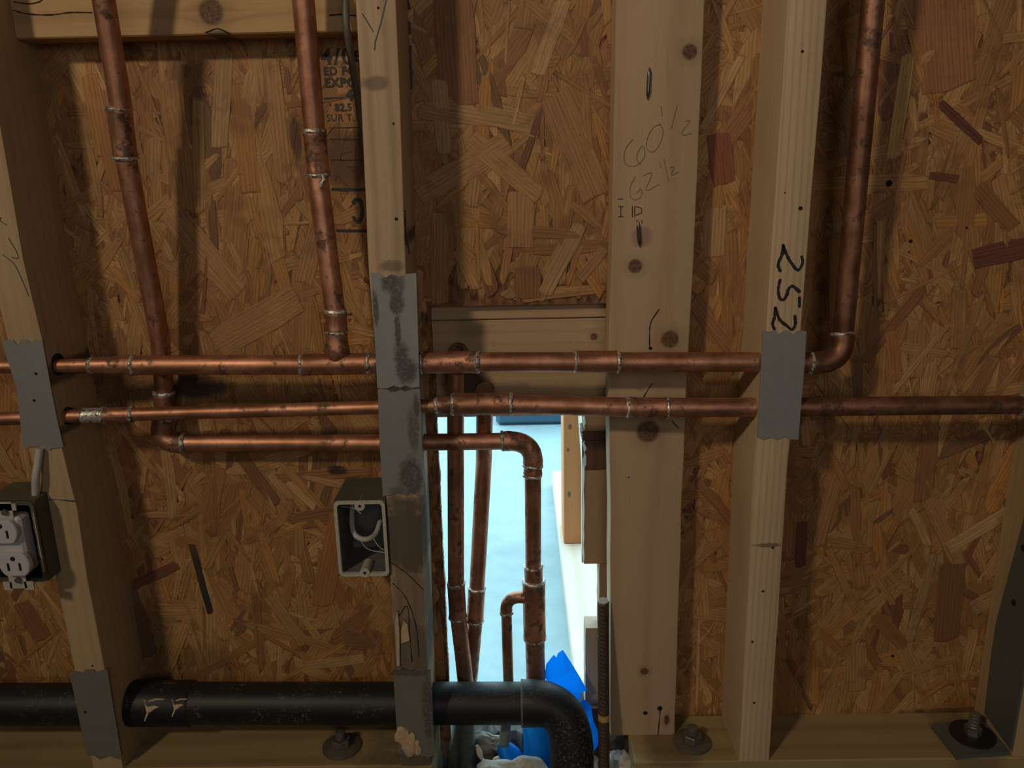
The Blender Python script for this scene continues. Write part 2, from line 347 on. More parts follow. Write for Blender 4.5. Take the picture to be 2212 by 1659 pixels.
    for (u, v, l, w, a, c) in [(1243, 315, 240, 75, 113, T), (985, 105, 250, 90, 92, DK), (1000, 365, 230, 55, 28, T), (1190, 80, 170, 34, 68, PL), (1090, 360, 200, 46, 140, T), (1125, 475, 120, 60, 88, T),
        (1140, 610, 70, 60, 90, DK), (2040, 75, 230, 130, 100, (.36, .16, .07)), (2165, 545, 130, 50, 12, RB), (1945, 230, 220, 32, 87, (.60, .37, .12)), (2075, 265, 130, 20, 140, RB), (2055, 385, 100, 18, -8, RB),
        (2150, 450, 130, 38, 135, (.30, .13, .05)), (555, 695, 220, 70, 28, T), (440, 545, 230, 60, 125, T), (480, 220, 200, 40, 80, PL), (530, 300, 230, 46, 90, OR), (600, 260, 260, 40, 91, T), (1558, 345, 110, 55, 100, (.27, .085, .04)),
        (1560, 200, 180, 20, 62, PL), (1545, 500, 110, 50, 90, PL), (2120, 1140, 170, 34, 35, PL), (2030, 1130, 250, 34, 118, T), (1730, 1175, 110, 25, 92, RB), (1990, 1290, 220, 22, 82, PL), (1880, 1310, 100, 18, 45, T), (2050, 1300, 190, 60, 92, DK),
        (1850, 1440, 120, 44, 95, T), (2150, 1290, 110, 40, 30, PL), (435, 1250, 170, 16, 97, (.035, .028, .024)), (330, 1245, 130, 24, 25, RB), (505, 1250, 60, 12, 100, DK), (300, 1330, 200, 40, 95, (.2, .12, .06)), (70, 1340, 100, 45, 110, DK),
        (725, 1430, 130, 24, 8, PL), (620, 1340, 140, 30, 120, T), (715, 1210, 230, 50, 75, OR), (1560, 1100, 180, 22, 130, DK), (1540, 1180, 140, 26, 45, T), (540, 1010, 200, 30, 120, DK), (680, 520, 200, 44, 70, T),
        (1930, 700, 200, 26, 55, DK), (2070, 690, 130, 36, 95, T), (1800, 600, 180, 24, 95, OR), (2000, 1010, 160, 44, 90, DK), (1790, 1090, 200, 30, 80, T), (240, 330, 160, 44, 95, OR), (210, 250, 170, 40, 92, OR), (1930, 770, 120, 30, 100, OR),
        (2110, 840, 160, 36, 70, (.36, .18, .07)), (1215, 560, 170, 34, 62, PL), (950, 560, 200, 40, 87, T), (955, 250, 160, 36, 92, PL), (1280, 570, 90, 24, 50, T), (900, 350, 120, 30, 100, T)]:
        p = at(u, v, .088); k = depth(p)/F; L, Wd = l*k, w*k; r = random.uniform
        pts = [(-L/2, Wd*.42), (-L*.2, Wd*.5), (L*.2, Wd*.47), (L/2*r(.9, 1), Wd*.45), (L/2*r(.95, 1.03), 0), (L/2*r(.92, 1), -Wd*.43), (L*.15, -Wd*.5), (-L*.2, -Wd*.46), (-L/2*r(.9, 1), -Wd*.47), (-L/2*r(.96, 1.04), 0)]
        flake(p.x, p.z, L, Wd, math.radians(a), .0872, c, pts)
    me = bpy.data.meshes.new('wood_strands'); me.from_pydata(V, [], FA)
    uvl = me.uv_layers.new(name='UVMap'); li = [0]*len(me.loops); me.loops.foreach_get('vertex_index', li)
    uvl.data.foreach_set('uv', [c for i in li for c in UV[i]])
    a = me.attributes.new('tint', 'FLOAT_COLOR', 'POINT'); a.data.foreach_set('color', [c for k in CO for c in (*k, 1)])
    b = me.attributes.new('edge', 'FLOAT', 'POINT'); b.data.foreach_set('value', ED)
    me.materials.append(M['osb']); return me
osb_base = NT('board_core'); M['core'] = osb_base.fin(osb_base.ramp(osb_base.noise(osb_base.vm('MULTIPLY', osb_base.obj(), (1, 1, .4)), 160, 4, .7), [(.35, (.06, .025, .014)), (.6, (.26, .12, .055))]), .8)
m = MB()
m.box((-1.6, .089, -.038), (XH0, .1, 2.25)); m.box((XH1, .089, -.038), (1.6, .1, 2.25)); m.box((XH0, .089, ZH), (XH1, .1, 2.25))
wall = tag(m.build('wall_back', M['core']), kind='structure')
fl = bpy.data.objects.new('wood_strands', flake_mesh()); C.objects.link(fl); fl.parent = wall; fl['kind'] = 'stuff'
# torn edge of the opening, left side
m = MB(); pts = []
rr = random.Random(3)
zt = at(946, 800, .095).z
outer = [(XH0+.0014+.0012*mn.noise(Vector((i*.09, 5, 0)))+rr.uniform(0, .0007), zt-(zt+.0)*i/180) for i in range(181)]
m.prism([(XH0-.001, 0)]+[(x, z) for x, z in reversed(outer)]+[(XH0-.001, zt)], .0885, .0995)
m.build('torn_edge', M['core'], wall)
# room shell behind the camera
def shell(name, a, b, mat): m = MB(); m.box(a, b); return tag(m.build(name, mat), kind='structure')
shell('wall_left', (-1.7, -2.9, -.06), (-1.6, .1, 2.25), M['room']); shell('wall_right', (1.6, -2.9, -.06), (1.7, .1, 2.25), M['room'])
shell('wall_front', (-1.7, -3.0, -.06), (1.7, -2.9, 2.25), M['room']); shell('ceiling', (-1.7, -3.0, 2.25), (1.7, .1, 2.3), M['room'])
XP0, XP1 = at(942, 1600, .04).x, at(1362, 1610, .04).x
m = MB(); m.box((-1.6, -2.9, -.2), (1.6, 0, -.038)); m.box((-1.6, 0, -.2), (XP0, .12, -.038)); m.box((XP1, 0, -.2), (1.6, .12, -.038))
tag(m.build('floor', M['concr']), kind='structure')
# concrete beyond the opening: subdivided slab with a broken front edge
m = MB(); rn = random.Random(5)
xs = [-6+i*.5 for i in range(12)]+[-.2+i*.008 for i in range(50)]+[.25, .5]+[1+i*.5 for i in range(11)]
edge = [.118+rn.uniform(-.006, .008) if XP0-.02 < x < XP1+.02 else .12 for x in xs]
rows = [[(x, 9, -.038) for x in xs], [(x, .4, -.038) for x in xs], [(x, e+.01, -.038+0) for x, e in zip(xs, edge)], [(x, e, -.046+rn.uniform(-.004, .002)) for x, e in zip(xs, edge)],
        [(x, e-.006+rn.uniform(-.004, .004), -.08+rn.uniform(-.006, .006)) for x, e in zip(xs, edge)], [(x, e-.01, -.16) for x, e in zip(xs, edge)]]
m.grid(rows[:3], False, (False, False)); tag(m.build('floor_beyond', M['conc']), kind='structure')
m = MB(); m.grid(rows[2:], False, (False, False)); tag(m.build('trim_1', M['concr']), kind='structure')
# dirt in the gap under the pipes
m = MB(); nx, ny = 50, 26
m.grid([[(XP0-.01+(XP1-XP0+.02)*i/nx, -.01+.14*j/ny, -.115+.022*mn.noise(Vector((i*.35, j*.35, 1)))+.009*mn.noise(Vector((i*.9, j*.9, 4)))) for i in range(nx+1)] for j in range(ny+1)], False, (False, False))
tag(m.build('dirt_bed', M['dirt'], smooth=True), 'dark dirt and grit in the gap under the black pipe bend', 'dirt', kind='stuff')
# ---------------------------------------------------------------- lumber
def stud(name, right_px, mat, width, y0, y1, label, left_px=None, lo=None, hi=1.7, cat='stud', bev=.0022):
    pts = []
    for i, (u, v) in enumerate(right_px):
        p = at(u, v, y0); l = at(left_px[i][0], left_px[i][1], y0).x if left_px else p.x-width
        pts.append((p.z, l, p.x))
    pts.sort()
    if lo is not None:
        (za, la, ra), (zb, lb, rb) = pts[0], pts[1]; t = (lo-za)/(zb-za); pts[0] = (lo, la+(lb-la)*t, ra+(rb-ra)*t)
    (za, la, ra), (zb, lb, rb) = pts[-2], pts[-1]; t = (hi-za)/(zb-za); pts.append((hi, la+(lb-la)*t, ra+(rb-ra)*t))
    fine = []
    for i in range(len(pts)-1):
        a, b = pts[i], pts[i+1]; n = max(1, int((b[0]-a[0])/.03))
        for k in range(n): t = k/n; fine.append(tuple(a[j]+(b[j]-a[j])*t for j in range(3)))
    fine.append(pts[-1]); rings = []; uvs = []
    for i, (z, l, r) in enumerate(fine):
        w = .0006*mn.noise(Vector((z*14, l*10, 2))); w2 = .0006*mn.noise(Vector((z*14, l*10, 9))); l += w; r += w2; b = bev*(1+.5*mn.noise(Vector((z*20, 3, l))))
        rings.append([(l+b, y0, z), (r-b, y0, z), (r-b*.3, y0+b*.3, z), (r, y0+b, z), (r, y1, z), (l, y1, z), (l, y0+b, z), (l+b*.3, y0+b*.3, z)])
        d = y1-y0; uvs.append([(z, l+b), (z, r-b), (z, r-b*.3), (z, r+b*.5), (z, r+d), (z, r+d+.04), (z, l-b*.5), (z, l+b*.3), (z, l+b)])
        # left side uv mirrors outward
        uvs[-1][5] = (z, l-d)
    m = MB(); m.grid(rings, True, (True, True), uvs); o = m.build(name, mat, smooth=True)
    return tag(o, label, cat)
sL = stud('wall_stud', [(0, 267), (50, 560), (92, 735), (135, 970), (167, 1100), (189, 1252), (202, 1316), (226, 1444), (262, 1640)], M['left'], .038, 0, .089, 'leaning wooden stud at the far left with two grey nail plates', lo=.0)
sM = stud('wall_stud', [(856, 0), (868, 300), (877, 590), (897, 850), (913, 1180), (922, 1440), (930, 1645)], M['mid'], .0395, 0, .089, 'weathered wooden stud left of the opening, rotten near its foot', lo=.0)
sF = stud('wall_stud', [(1523, 0), (1499, 560), (1487, 760), (1473, 1100), (1458, 1590)], M['flat'], .09, .051, .089, 'wide flat-faced wooden stud right of the opening, with pencilled figures and knots', left_px=[(1330, 0), (1320, 560), (1314, 760), (1318, 1100), (1318, 1590)], lo=0.0)
sR = stud('wall_stud', [(1788, 0), (1743, 560), (1728, 760), (1703, 1000), (1690, 1200), (1662, 1648)], M['right'], .038, 0, .089, 'pale wooden stud marked 252 in black marker', lo=0.0)
xj = at(2105, 1520, .089).x
m = MB(); m.box((xj, 0, 0), (xj+.04, .089, 1.7), .002); sJ = tag(m.build('wall_stud', M['left']), 'wooden stud at the right edge with dark steel strap on it', 'stud')
# UV for box studs: swap so grain runs up
def upright_uv(o):
    uv = o.data.uv_layers[0]; me = o.data
    for l in me.loops: c = me.vertices[l.vertex_index].co; uv.data[l.index].uv = (c.z, c.x+c.y)
def flat_uv(o, ax=0):
    uv = o.data.uv_layers[0]; me = o.data
    for p in me.polygons:
        n = p.normal
        for li in p.loop_indices:
            c = me.vertices[me.loops[li].vertex_index].co
            if ax == 0: uv.data[li].uv = (c.x, c.z if abs(n.z) < .7 else c.z+c.y)
            else: uv.data[li].uv = (c.y, c.z if abs(n.z) < .7 else c.x)
upright_uv(sJ)
def hboard(name, a, b, mat, label, cat='board', bev=.0015, ax=0):
    m = MB(); m.box(a, b, bev); o = m.build(name, mat, smooth=False); flat_uv(o, ax); return tag(o, label, cat)
zb = at(400, 76, .05).z; xa, xb = at(28, 60, .05).x, at(772, 60, .05).x
blk = hboard('blocking', (xa, .051, zb), (xb, .0885, zb+.14), M['header'], 'wooden blocking board across the top left bay, with a large knot')
hboard('header_board', (XH0-.03, .1005, at(1100, 690, .102).z+.0006), (XH1+.02, .138, at(1100, 655, .102).z+.03), M['boards'], 'upper pale wooden board above the opening')
hb = hboard('header_board', (XH0-.03, .1018, at(1130, 899, .102).z), (XH1+.02, .1395, at(1100, 690, .102).z-.0006), M['boards'], 'deep lower pale wooden board directly above the opening')
hboard('sill_plate', (-1.55, .0005, -.038), (XP0, .0885, 0), M['sill'], 'wooden sill plate left of the opening under the black pipe', 'plate')
hboard('sill_plate', (XP1, .0005, -.038), (1.55, .0885, 0), M['sill'], 'wooden sill plate right of the opening under the studs', 'plate')
# ---------------------------------------------------------------- beyond the opening
pz = 0.0; pl = atz(1213, 1175, pz); Yst = pl.y; Xpl = atz(1214, 1210, pz).x
hboard('bottom_plate', (Xpl, .15, -.038), (Xpl+.1, Yst+.4, pz), M['plate'], 'pale wooden plate running away along the ground beyond the opening', 'plate', ax=1)
x0, x1 = at(1217, 1000, Yst).x, at(1275, 1000, Yst).x
m = MB(); m.box((x0, Yst, pz), (x1, Yst+.089, 1.5), .002); o = m.build('far_stud', M['sun']); upright_uv(o); tag(o, 'orange-brown wooden stud seen beyond the opening with nail holes', 'stud')
# side sheathing edge, cut diagonally
X = at(1257, 1000, .14).x
m = MB(); z0s, z1s = at(1262, 1215, .14).z, at(1257, 895, .14).z
prof = [(.14, z0s), (.148, z0s), (.150, at(1255, 1000, .15).z), (.205, at(1237, 908, .205).z), (.23, z1s+.2), (.14, z1s+.2)]
A = [(X, y, z) for y, z in prof]; B = [(X+.011, y, z) for y, z in prof]
m.face(A, [(p[2], p[1]) for p in A]); m.face(B[::-1], [(p[2], p[1]) for p in B[::-1]])
for i in range(len(A)): k = (i+1) % len(A); m.face([A[i], B[i], B[k], A[k]])
tag(m.build('sheathing_offcut', M['plate']), 'pale torn sheathing edge standing beside the orange-brown stud', 'board')
def pxblock(name, u0, v0, u1, v1, Y, d, mat, label, cat='block', ragged=0):
    a = at(u0, v0, Y); b = at(u1, v1, Y); n = 10
    pts = [(b.x, a.z), (b.x, b.z)]+[(a.x+random.uniform(-ragged, ragged), b.z+(a.z-b.z)*i/n) for i in range(n+1)]
    m = MB(); m.prism(pts[::-1], Y, Y+d); o = m.build(name, mat); upright_uv(o); return tag(o, label, cat)
pxblock('wood_block', 1264, 893, 1330, 931, .104, .034, M['block'], 'brown splintered wood end at the top right corner of the opening', ragged=.0012)
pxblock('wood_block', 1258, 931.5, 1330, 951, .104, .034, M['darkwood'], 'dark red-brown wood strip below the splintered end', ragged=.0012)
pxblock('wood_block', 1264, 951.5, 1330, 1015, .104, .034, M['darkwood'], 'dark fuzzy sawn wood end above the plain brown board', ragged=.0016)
pxblock('wood_block', 1262, 1015.5, 1330, 1217, .104, .034, M['block'], 'plain brown upright board at the right side of the opening', ragged=.0006)
pxblock('wood_block', 1294, 1217.5, 1330, 1420, .106, .03, M['block'], 'narrow brown board hidden behind the rebar tip', ragged=.0014)
pxblock('wood_block', 1265, 1357, 1330, 1530, .115, .03, M['greyblock'], 'grey-brown wood block left of the rebar beyond the opening', ragged=.0003)
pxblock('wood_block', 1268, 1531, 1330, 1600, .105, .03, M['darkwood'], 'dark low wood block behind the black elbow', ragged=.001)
a = atz(1072, 912, -.038); b = atz(1203, 918, -.038)
m = MB(); m.box((a.x, b.y, -.038), (b.x+.25, b.y+.5, .12), .012); tag(m.build('floor_panel', M['bin']), 'dark blue-grey panel on the concrete far beyond the opening', 'panel')
# ---------------------------------------------------------------- nail plates
def plate(pts, mat, label, y=-.0015, teeth=None, nails=()):
    w = [(at(u, v, y).x, at(u, v, y).z) for u, v in pts]
    m = MB(); m.prism(w[::-1], y, -.0001); o = m.build('nail_plate', mat); tag(o, label, 'plate', 'steel nail plates on the studs')
    for (u, v) in nails:
        p = at(u, v, y); q = MB(); q.tube([(p.x, y-.0006, p.z), (p.x, y, p.z)], .0016, 10); q.build('dimple', M['dark'], o)
    return o
plate([(2, 735), (28, 734), (36, 745), (42, 741), (44, 734), (58, 734), (66, 741), (74, 735), (91, 733), (101, 790), (114, 860), (125, 915), (137, 966), (112, 969), (106, 973), (86, 964), (62, 966), (50, 971), (36, 840), (20, 790)], M['galv'], 'plain grey nail plate on the leaning far-left stud, level with the copper pipes', nails=[(78, 807), (74, 865)])
plate([(149, 1449), (172, 1452), (178, 1455), (184, 1447), (203, 1447), (206, 1453), (214, 1450), (232, 1447), (240, 1500), (250, 1560), (262, 1632), (255, 1640), (235, 1633), (215, 1640), (200, 1630), (188, 1634), (176, 1580), (160, 1500)], M['galvd'], 'dull grey nail plate at the foot of the far-left stud', nails=[(184, 1538)])
plate([(801, 590), (815, 589), (832, 600), (846, 592), (862, 599), (876, 592), (899, 590), (902, 690), (906, 836), (890, 838), (876, 832), (866, 838), (850, 833), (838, 839), (815, 838), (808, 700)], M['galvm'], 'upper grey nail plate with rust-dark streaks on the middle stud')
plate([(816, 841), (838, 842), (848, 850), (866, 842), (880, 849), (890, 841), (907, 840), (911, 950), (916, 1069), (900, 1070), (884, 1064), (878, 1071), (860, 1064), (838, 1070), (827, 1072), (820, 960)], M['galvn'], 'lower grey nail plate with a scratch, butted under the upper plate of the middle stud')
plate([(849, 1448), (862, 1450), (868, 1443), (886, 1450), (904, 1444), (930, 1446), (934, 1520), (939, 1630), (925, 1637), (905, 1630), (890, 1636), (860, 1628), (856, 1560)], M['galvd'], 'dirty grey nail plate at the foot of the middle stud, with splintered wood on it')
plate([(1648, 713), (1662, 717), (1674, 713), (1683, 721), (1700, 713), (1715, 722), (1728, 713), (1742, 716), (1738, 790), (1730, 880), (1725, 950), (1706, 949), (1694, 943), (1680, 950), (1664, 945), (1650, 950), (1636, 945), (1641, 850)], M['galv'], 'clean dark-grey nail plate on the stud marked 252')
# the plate's scratch and the splinters on it
def ink(name, strokes, Y, w, mat, parent, smooth=True, jit=0):
    m = MB()
    for s in strokes:
        P = [at(u, v, Y) for u, v in s]; P = smoothp(P, 5) if smooth and len(P) > 2 else P
        L = []; R_ = []
        for i, p in enumerate(P):
            t = P[min(i+1, len(P)-1)]-P[max(i-1, 0)]; t.y = 0; t.normalize(); n = Vector((-t.z, 0, t.x)); ww = w*.5*(1+jit*mn.noise(p*900))
            L.append(p+n*ww); R_.append(p-n*ww)
        for i in range(len(P)-1): m.face([L[i], L[i+1], R_[i+1], R_[i]])
        for e, sg in ((P[0], 0), (P[-1], 1)): m.face([(e.x+w*.5*math.cos(k), Y-.00002, e.z+w*.5*math.sin(k)) for k in [j*math.pi/4 for j in range(8)]])
    return m.build(name, mat, parent)
def cracks(strokes, Y, w, parent):
    for st_ in strokes: ink('crack', [st_], Y, w, M['dark'], parent, True, .7)
YI = -.0004
ink('marker_writing', [[(1692, 530), (1697, 545), (1706, 563), (1722, 583), (1731, 575), (1734, 565), (1732, 555)], [(1692, 530), (1690, 548), (1681, 570), (1685, 585)],
    [(1685, 605), (1681, 625), (1684, 643), (1692, 648), (1700, 636), (1703, 625), (1712, 618), (1727, 630)], [(1727, 643), (1727, 662)],
    [(1675, 665), (1673, 685), (1669, 700), (1673, 712)], [(1675, 665), (1684, 690), (1700, 704), (1711, 712), (1718, 700), (1717, 683)]], YI, .0032, M['ink'], sR, jit=.5)
sy = .051-.0004
ink('pencil_writing', [[(1368, 301), (1352, 320), (1348, 345), (1356, 358), (1374, 358), (1392, 340), (1390, 316), (1380, 325), (1376, 345), (1386, 356)],
    [(1428, 268), (1412, 275), (1398, 300), (1398, 322), (1412, 328), (1428, 305), (1432, 280), (1424, 268)], [(1428, 230), (1430, 250)], [(1463, 227), (1450, 278)], [(1480, 262), (1490, 262), (1474, 285), (1478, 292), (1494, 288)],
    [(1372, 383), (1362, 402), (1362, 425), (1374, 432), (1386, 422), (1384, 408), (1376, 418)], [(1388, 380), (1408, 375), (1396, 411), (1424, 398)], [(1425, 350), (1428, 362)], [(1434, 343), (1444, 392)], [(1448, 362), (1456, 362), (1450, 378), (1466, 372)]], sy, .0006, M['graph'], sF, jit=.3)
ink('ink_stamp', [[(1336, 446), (1346, 446)], [(1341, 446), (1341, 468)], [(1336, 468), (1346, 468)], [(1366, 446), (1366, 468)], [(1371, 446), (1371, 468)], [(1374, 446), (1386, 450), (1386, 460), (1374, 465)], [(1335, 430), (1346, 430)], [(1375, 476), (1378, 480)], [(1386, 476), (1387, 482)]], sy, .0009, M['stamp'], sF, False)
ink('blue_pencil_mark', [[(783, 30), (806, 68)], [(834, 0), (822, 52), (810, 92), (809, 108)]], YI, .0011, M['pen'], sM, False, .4)
ink('blue_pencil_mark', [[(2, 470), (0, 476), (14, 486)], [(18, 514), (36, 545), (38, 558), (25, 556)], [(5, 550), (30, 570), (48, 606), (62, 640)]], YI, .0009, M['pen'], sL, True, .3)
ink('pencil_line', [[(102, 1080), (122, 1079), (160, 1083)]], YI, .0014, M['pen'], sL, False, 1.5)
# nail holes, checks
def dot(parent, u, v, Y, r):
    p = at(u, v, Y); m = MB(); m.face([(p.x+r*math.cos(k*math.pi/4), Y-.0004, p.z+r*math.sin(k*math.pi/4)) for k in range(8)]); m.build('nail_hole', M['dark'], parent)
for (u, v, r) in [(1733, 111, .0015), (1695, 416, .0009), (1729, 450, .0022), (1648, 1277, .0016), (1625, 1386, .0015), (1629, 1518, .0016), (1669, 1183, .0016)]: dot(sR, u, v, 0, r)
for (u, v, r) in [(850, 267, .0012), (856, 473, .0018), (817, 17, .0013)]: dot(sM, u, v, 0, r)
for (u, v, r) in [(200, 1438, .0014)]: dot(sL, u, v, 0, r)
for (u, v, r) in [(1405, 752, .0022), (1358, 1031, .001), (1425, 1530, .0035), (1394, 1540, .003)]: dot(sF, u, v, .051, r)
cracks([[(1421, 1590), (1424, 1560), (1427, 1525)], [(1403, 750), (1405, 700), (1424, 668)], [(1389, 860), (1402, 838), (1410, 828)], [(1452, 910), (1466, 925)]], sy, .0011, sF)
cracks([[(875, 455), (876, 500), (880, 520), (884, 548)]], YI, .0016, sM)
cracks([[(845, 1215), (880, 1240), (915, 1275)], [(848, 1260), (876, 1290), (898, 1350), (905, 1420)], [(862, 1330), (880, 1310), (885, 1370), (890, 1430)]], YI, .0010, sM)
cracks([[(28, 22), (60, 30), (110, 32), (150, 27), (198, 27)], [(30, 4), (60, 8), (84, 4), (96, -6)], [(445, 70), (470, 62), (495, 72)], [(712, 33), (740, 31), (768, 34)]], .0506, .0012, blk)
# pale chip on the rotten foot
m = MB(); m.prism([(at(u, v, -.002).x, at(u, v, -.002).z) for u, v in [(867, 1390), (885, 1384), (880, 1350), (872, 1340), (866, 1365)]], -.002, .001); m.build('wood_chip', M['splint'], sM)
m = MB(); m.prism([(at(u, v, -.004).x, at(u, v, -.004).z) for u, v in [(857, 1440), (863, 1440), (862, 1360), (858, 1320), (852, 1345)]], -.003, .001); m.build('wood_chip', M['splint'], sM)
# embedded nails in the flat stud
for (u0, v0, u1, v1) in [(1403, 145, 1399, 216), (1378, 477, 1382, 534)]:
    a, b = at(u0, v0, .05), at(u1, v1, .05); m = MB(); n = 12
    m.tube([a.lerp(b, i/n)+Vector((0, -.0006, 0)) for i in range(n+1)], [.0021*min(1, .1+2.4*min(i/n, 1-i/n)*2) for i in range(n+1)], 10)
    tag(m.build('nail', M['nail'], smooth=True), 'bare nail shank lying in the flat stud, '+('upper one above the pencilled figures' if v0 < 300 else 'lower one in a purple smudge'), 'nail', 'nails bedded in the flat stud')
# stamped printing on the board
def text(s, u, v, hpx, parent, mat, name='printed_text', Y=.0868, sx=1.0, bold=.0):
    cu = bpy.data.curves.new('t', 'FONT'); cu.body = s; p = at(u, v, Y); cu.size = hpx*depth(p)/F*1.35; cu.offset = bold; cu.resolution_u = 3; cu.space_character = 1.12
    to = bpy.data.objects.new('t', cu); C.objects.link(to); bpy.context.view_layer.update()
    me = bpy.data.meshes.new_from_object(to.evaluated_get(bpy.context.evaluated_depsgraph_get())); bpy.data.objects.remove(to)
    o = bpy.data.objects.new(name, me); C.objects.link(o); o.parent = parent; o.location = p; o.rotation_euler = (math.pi/2, 0, 0); o.scale = (sx, 1, 1)
    me.materials.clear(); me.materials.append(mat); return o
text('4/0', 694, 139, 34, wall, M['stamp'], bold=.0005, sx=1.08); text('B', 765, 132, 22, wall, M['stamp'], bold=.0006)
text('ED FO', 699, 162, 17, wall, M['stamp'], bold=.0004); text('EXPO', 701, 188, 19, wall, M['stamp'], bold=.0006)
text('4', 748, 216, 22, wall, M['stamp'], bold=.0008); text("' 82.5", 712, 240, 16, wall, M['stamp'], bold=.0004, sx=.9); text('SUR T', 705, 262, 15, wall, M['stamp'], sx=.95)
ink('printed_line', [[(701, 213), (743, 211)]], .0868, .0019, M['stamp'], wall, False, .6)
ink('printed_line', [[(718, 409), (800, 410)], [(728, 498), (803, 499)]], .0868, .0030, M['stamp'], wall, False, .3)
ink('printed_line', [[(712, 276), (786, 275)], [(712, 300), (786, 302)], [(716, 345), (790, 346)]], .0868, .0008, M['stamp'], wall, False, .3)
ink('printed_letter', [[(763, 437), (768, 432), (778, 433), (782, 445), (782, 466), (777, 477), (769, 478), (764, 470)]], .0868, .0042, M['stamp'], wall)
ink('ink_blot', [[(880, 0), (884, 18)], [(883, 48), (885, 72)], [(886, 100), (888, 190)]], .0868, .0030, M['stamp'], wall, False, .8)
for (u, v, r) in [(1920, 396, .0038), (1967, 521, .0022), (1928, 1417, .0022), (2088, 492, .0015)]: dot(wall, u, v, .0873, r)
# ---------------------------------------------------------------- copper
def pipe(parent, pts, r, mat=None, name='pipe', seg=24):
    P = [at(*p) for p in pts]; Q = []
    for i in range(len(P)-1):
        for k in range(6): Q.append(P[i].lerp(P[i+1], k/6))
    Q.append(P[-1]); m = MB(); m.tube(Q, r, seg); return m.build(name, mat or M['cu'], parent, True)
def sleeve(parent, name, a, b, r, mat=None, lip=True, rings=('a', 'b'), r2=None):
    A, B = at(*a), at(*b); r2 = r2 or r; t = (B-A).normalized(); L = (B-A).length; q = min(.002, L*.1)
    pts = [A, A+t*q, A+t*q*2, B-t*q*2, B-t*q, B]; rr = [r*1.0, r*1.045, r, r2, r2*1.045, r2]
    m = MB(); m.tube(pts, rr, 24); o = m.build(name, mat or M['cub'], parent, True)
    if 'a' in rings: ring(o, A, -t, r*.955)
    if 'b' in rings: ring(o, B, t, r2*.955)
    return o
def ring(parent, P, t, r, w=.0046, bead=.0013):
    m = MB(); seg = 24; a = Vector((0, -1, 0)) if abs(t.y) < .8 else Vector((1, 0, 0)); x = (a-t*a.dot(t)).normalized(); y = t.cross(x); rg = []; s = random.random()*50
    for i in range(6):
        f = i/5; row = []
        for k in range(seg):
            an = 2*math.pi*k/seg; n = mn.noise(Vector((math.cos(an)*1.6+s, math.sin(an)*1.6, f*1.5)))
            rad = r*.99+bead*math.sin(math.pi*min(1, max(0, f)))*(1+1.0*n)+(.0003); row.append(P+t*(w*(f-.35)*(1+.6*n))+(x*math.cos(an)+y*math.sin(an))*rad)
        rg.append(row)
    m.grid(rg); return m.build('solder_joint', M['sol'], parent, True)
def elbow(parent, a, c, b, r, mat=None, name='elbow', sa=True, sb=True):
    A, Cc, B = at(*a), at(*c), at(*b); path = bez(A, Cc, B, 14); n = len(path)
    rr = [r*(1.04 if i in (1, n-2) else 1) for i in range(n)]
    m = MB(); m.tube(path, rr, 24); o = m.build(name, mat or M['cub'], parent, True)
    if sa: ring(o, A, (A-path[1]).normalized(), r*.955)
    if sb: ring(o, B, (B-path[-2]).normalized(), r*.955)
    return o
Ya, Yc = .016, .060; R34, R12 = .0109, .0076
# line A: upper run
gA = empty('copper_pipe', at(500, 788, Ya), 'upper copper pipe run with a tee riser at left and elbow riser at right', 'pipe')
pipe(gA, [(-80, 793, Ya), (205, 789, Ya)], R12)
sleeve(gA, 'reducer', (200, 789, Ya), (288, 789, Ya), R12+.0012, r2=R34+.0003)
pipe(gA, [(280, 789, Ya), (660, 788, Ya)], R34)
o = sleeve(gA, 'tee', (655, 788, Ya), (795, 785, Ya), R34+.0010)
a, b = at(728, 785, Ya), at(727, 715, Ya)
m = MB(); m.tube([a.lerp(b, i/8) for i in range(9)], [.0095, .0108, .0124, .0143, .0136, .0126, .0119, .0119, .0119], 24); q = m.build('tee_branch', M['cub'], o, True)
pipe(gA, [(790, 785, Ya), (925, 783, Ya)], R34)
sleeve(gA, 'coupling', (912, 783, Ya), (1030, 782, Ya), R34+.0012, M['cub'])
pipe(gA, [(1025, 782, Ya), (1650, 782, Ya)], R34)
sleeve(gA, 'coupling', (1245, 781, Ya), (1334, 781, Ya), R34+.0011, M['cub'])
pipe(gA, [(1650, 782, Ya), (1760, 784, Ya)], R34, M['cud'])
elbow(gA, (1752, 784, Ya), (1828, 786, Ya), (1820, 722, .022), .0122, M['cud'])
pipe(gA, [(1820, 735, .022), (1886, 0, .012), (1912, -280, .008)], .0112, M['cud'])
sleeve(gA, 'coupling', (727, 716, Ya), (725, 674, Ya), R34+.0010)
pipe(gA, [(726, 690, Ya), (686, 380, .022)], R34)
sleeve(gA, 'coupling', (688, 376, .022), (679, 286, .019), R34+.0008)
pipe(gA, [(681, 300, .020), (655, 0, .010), (632, -280, 0.0)], R34)
A = at(694, 380, .010); m = MB(); m.tube([at(697, 378, .012), at(700, 388, .010), at(694, 398, .0095), at(692, 406, .0095)], [.0012, .0022, .0026, .0012], 10); m.build('solder_drip', M['sol'], gA, True)
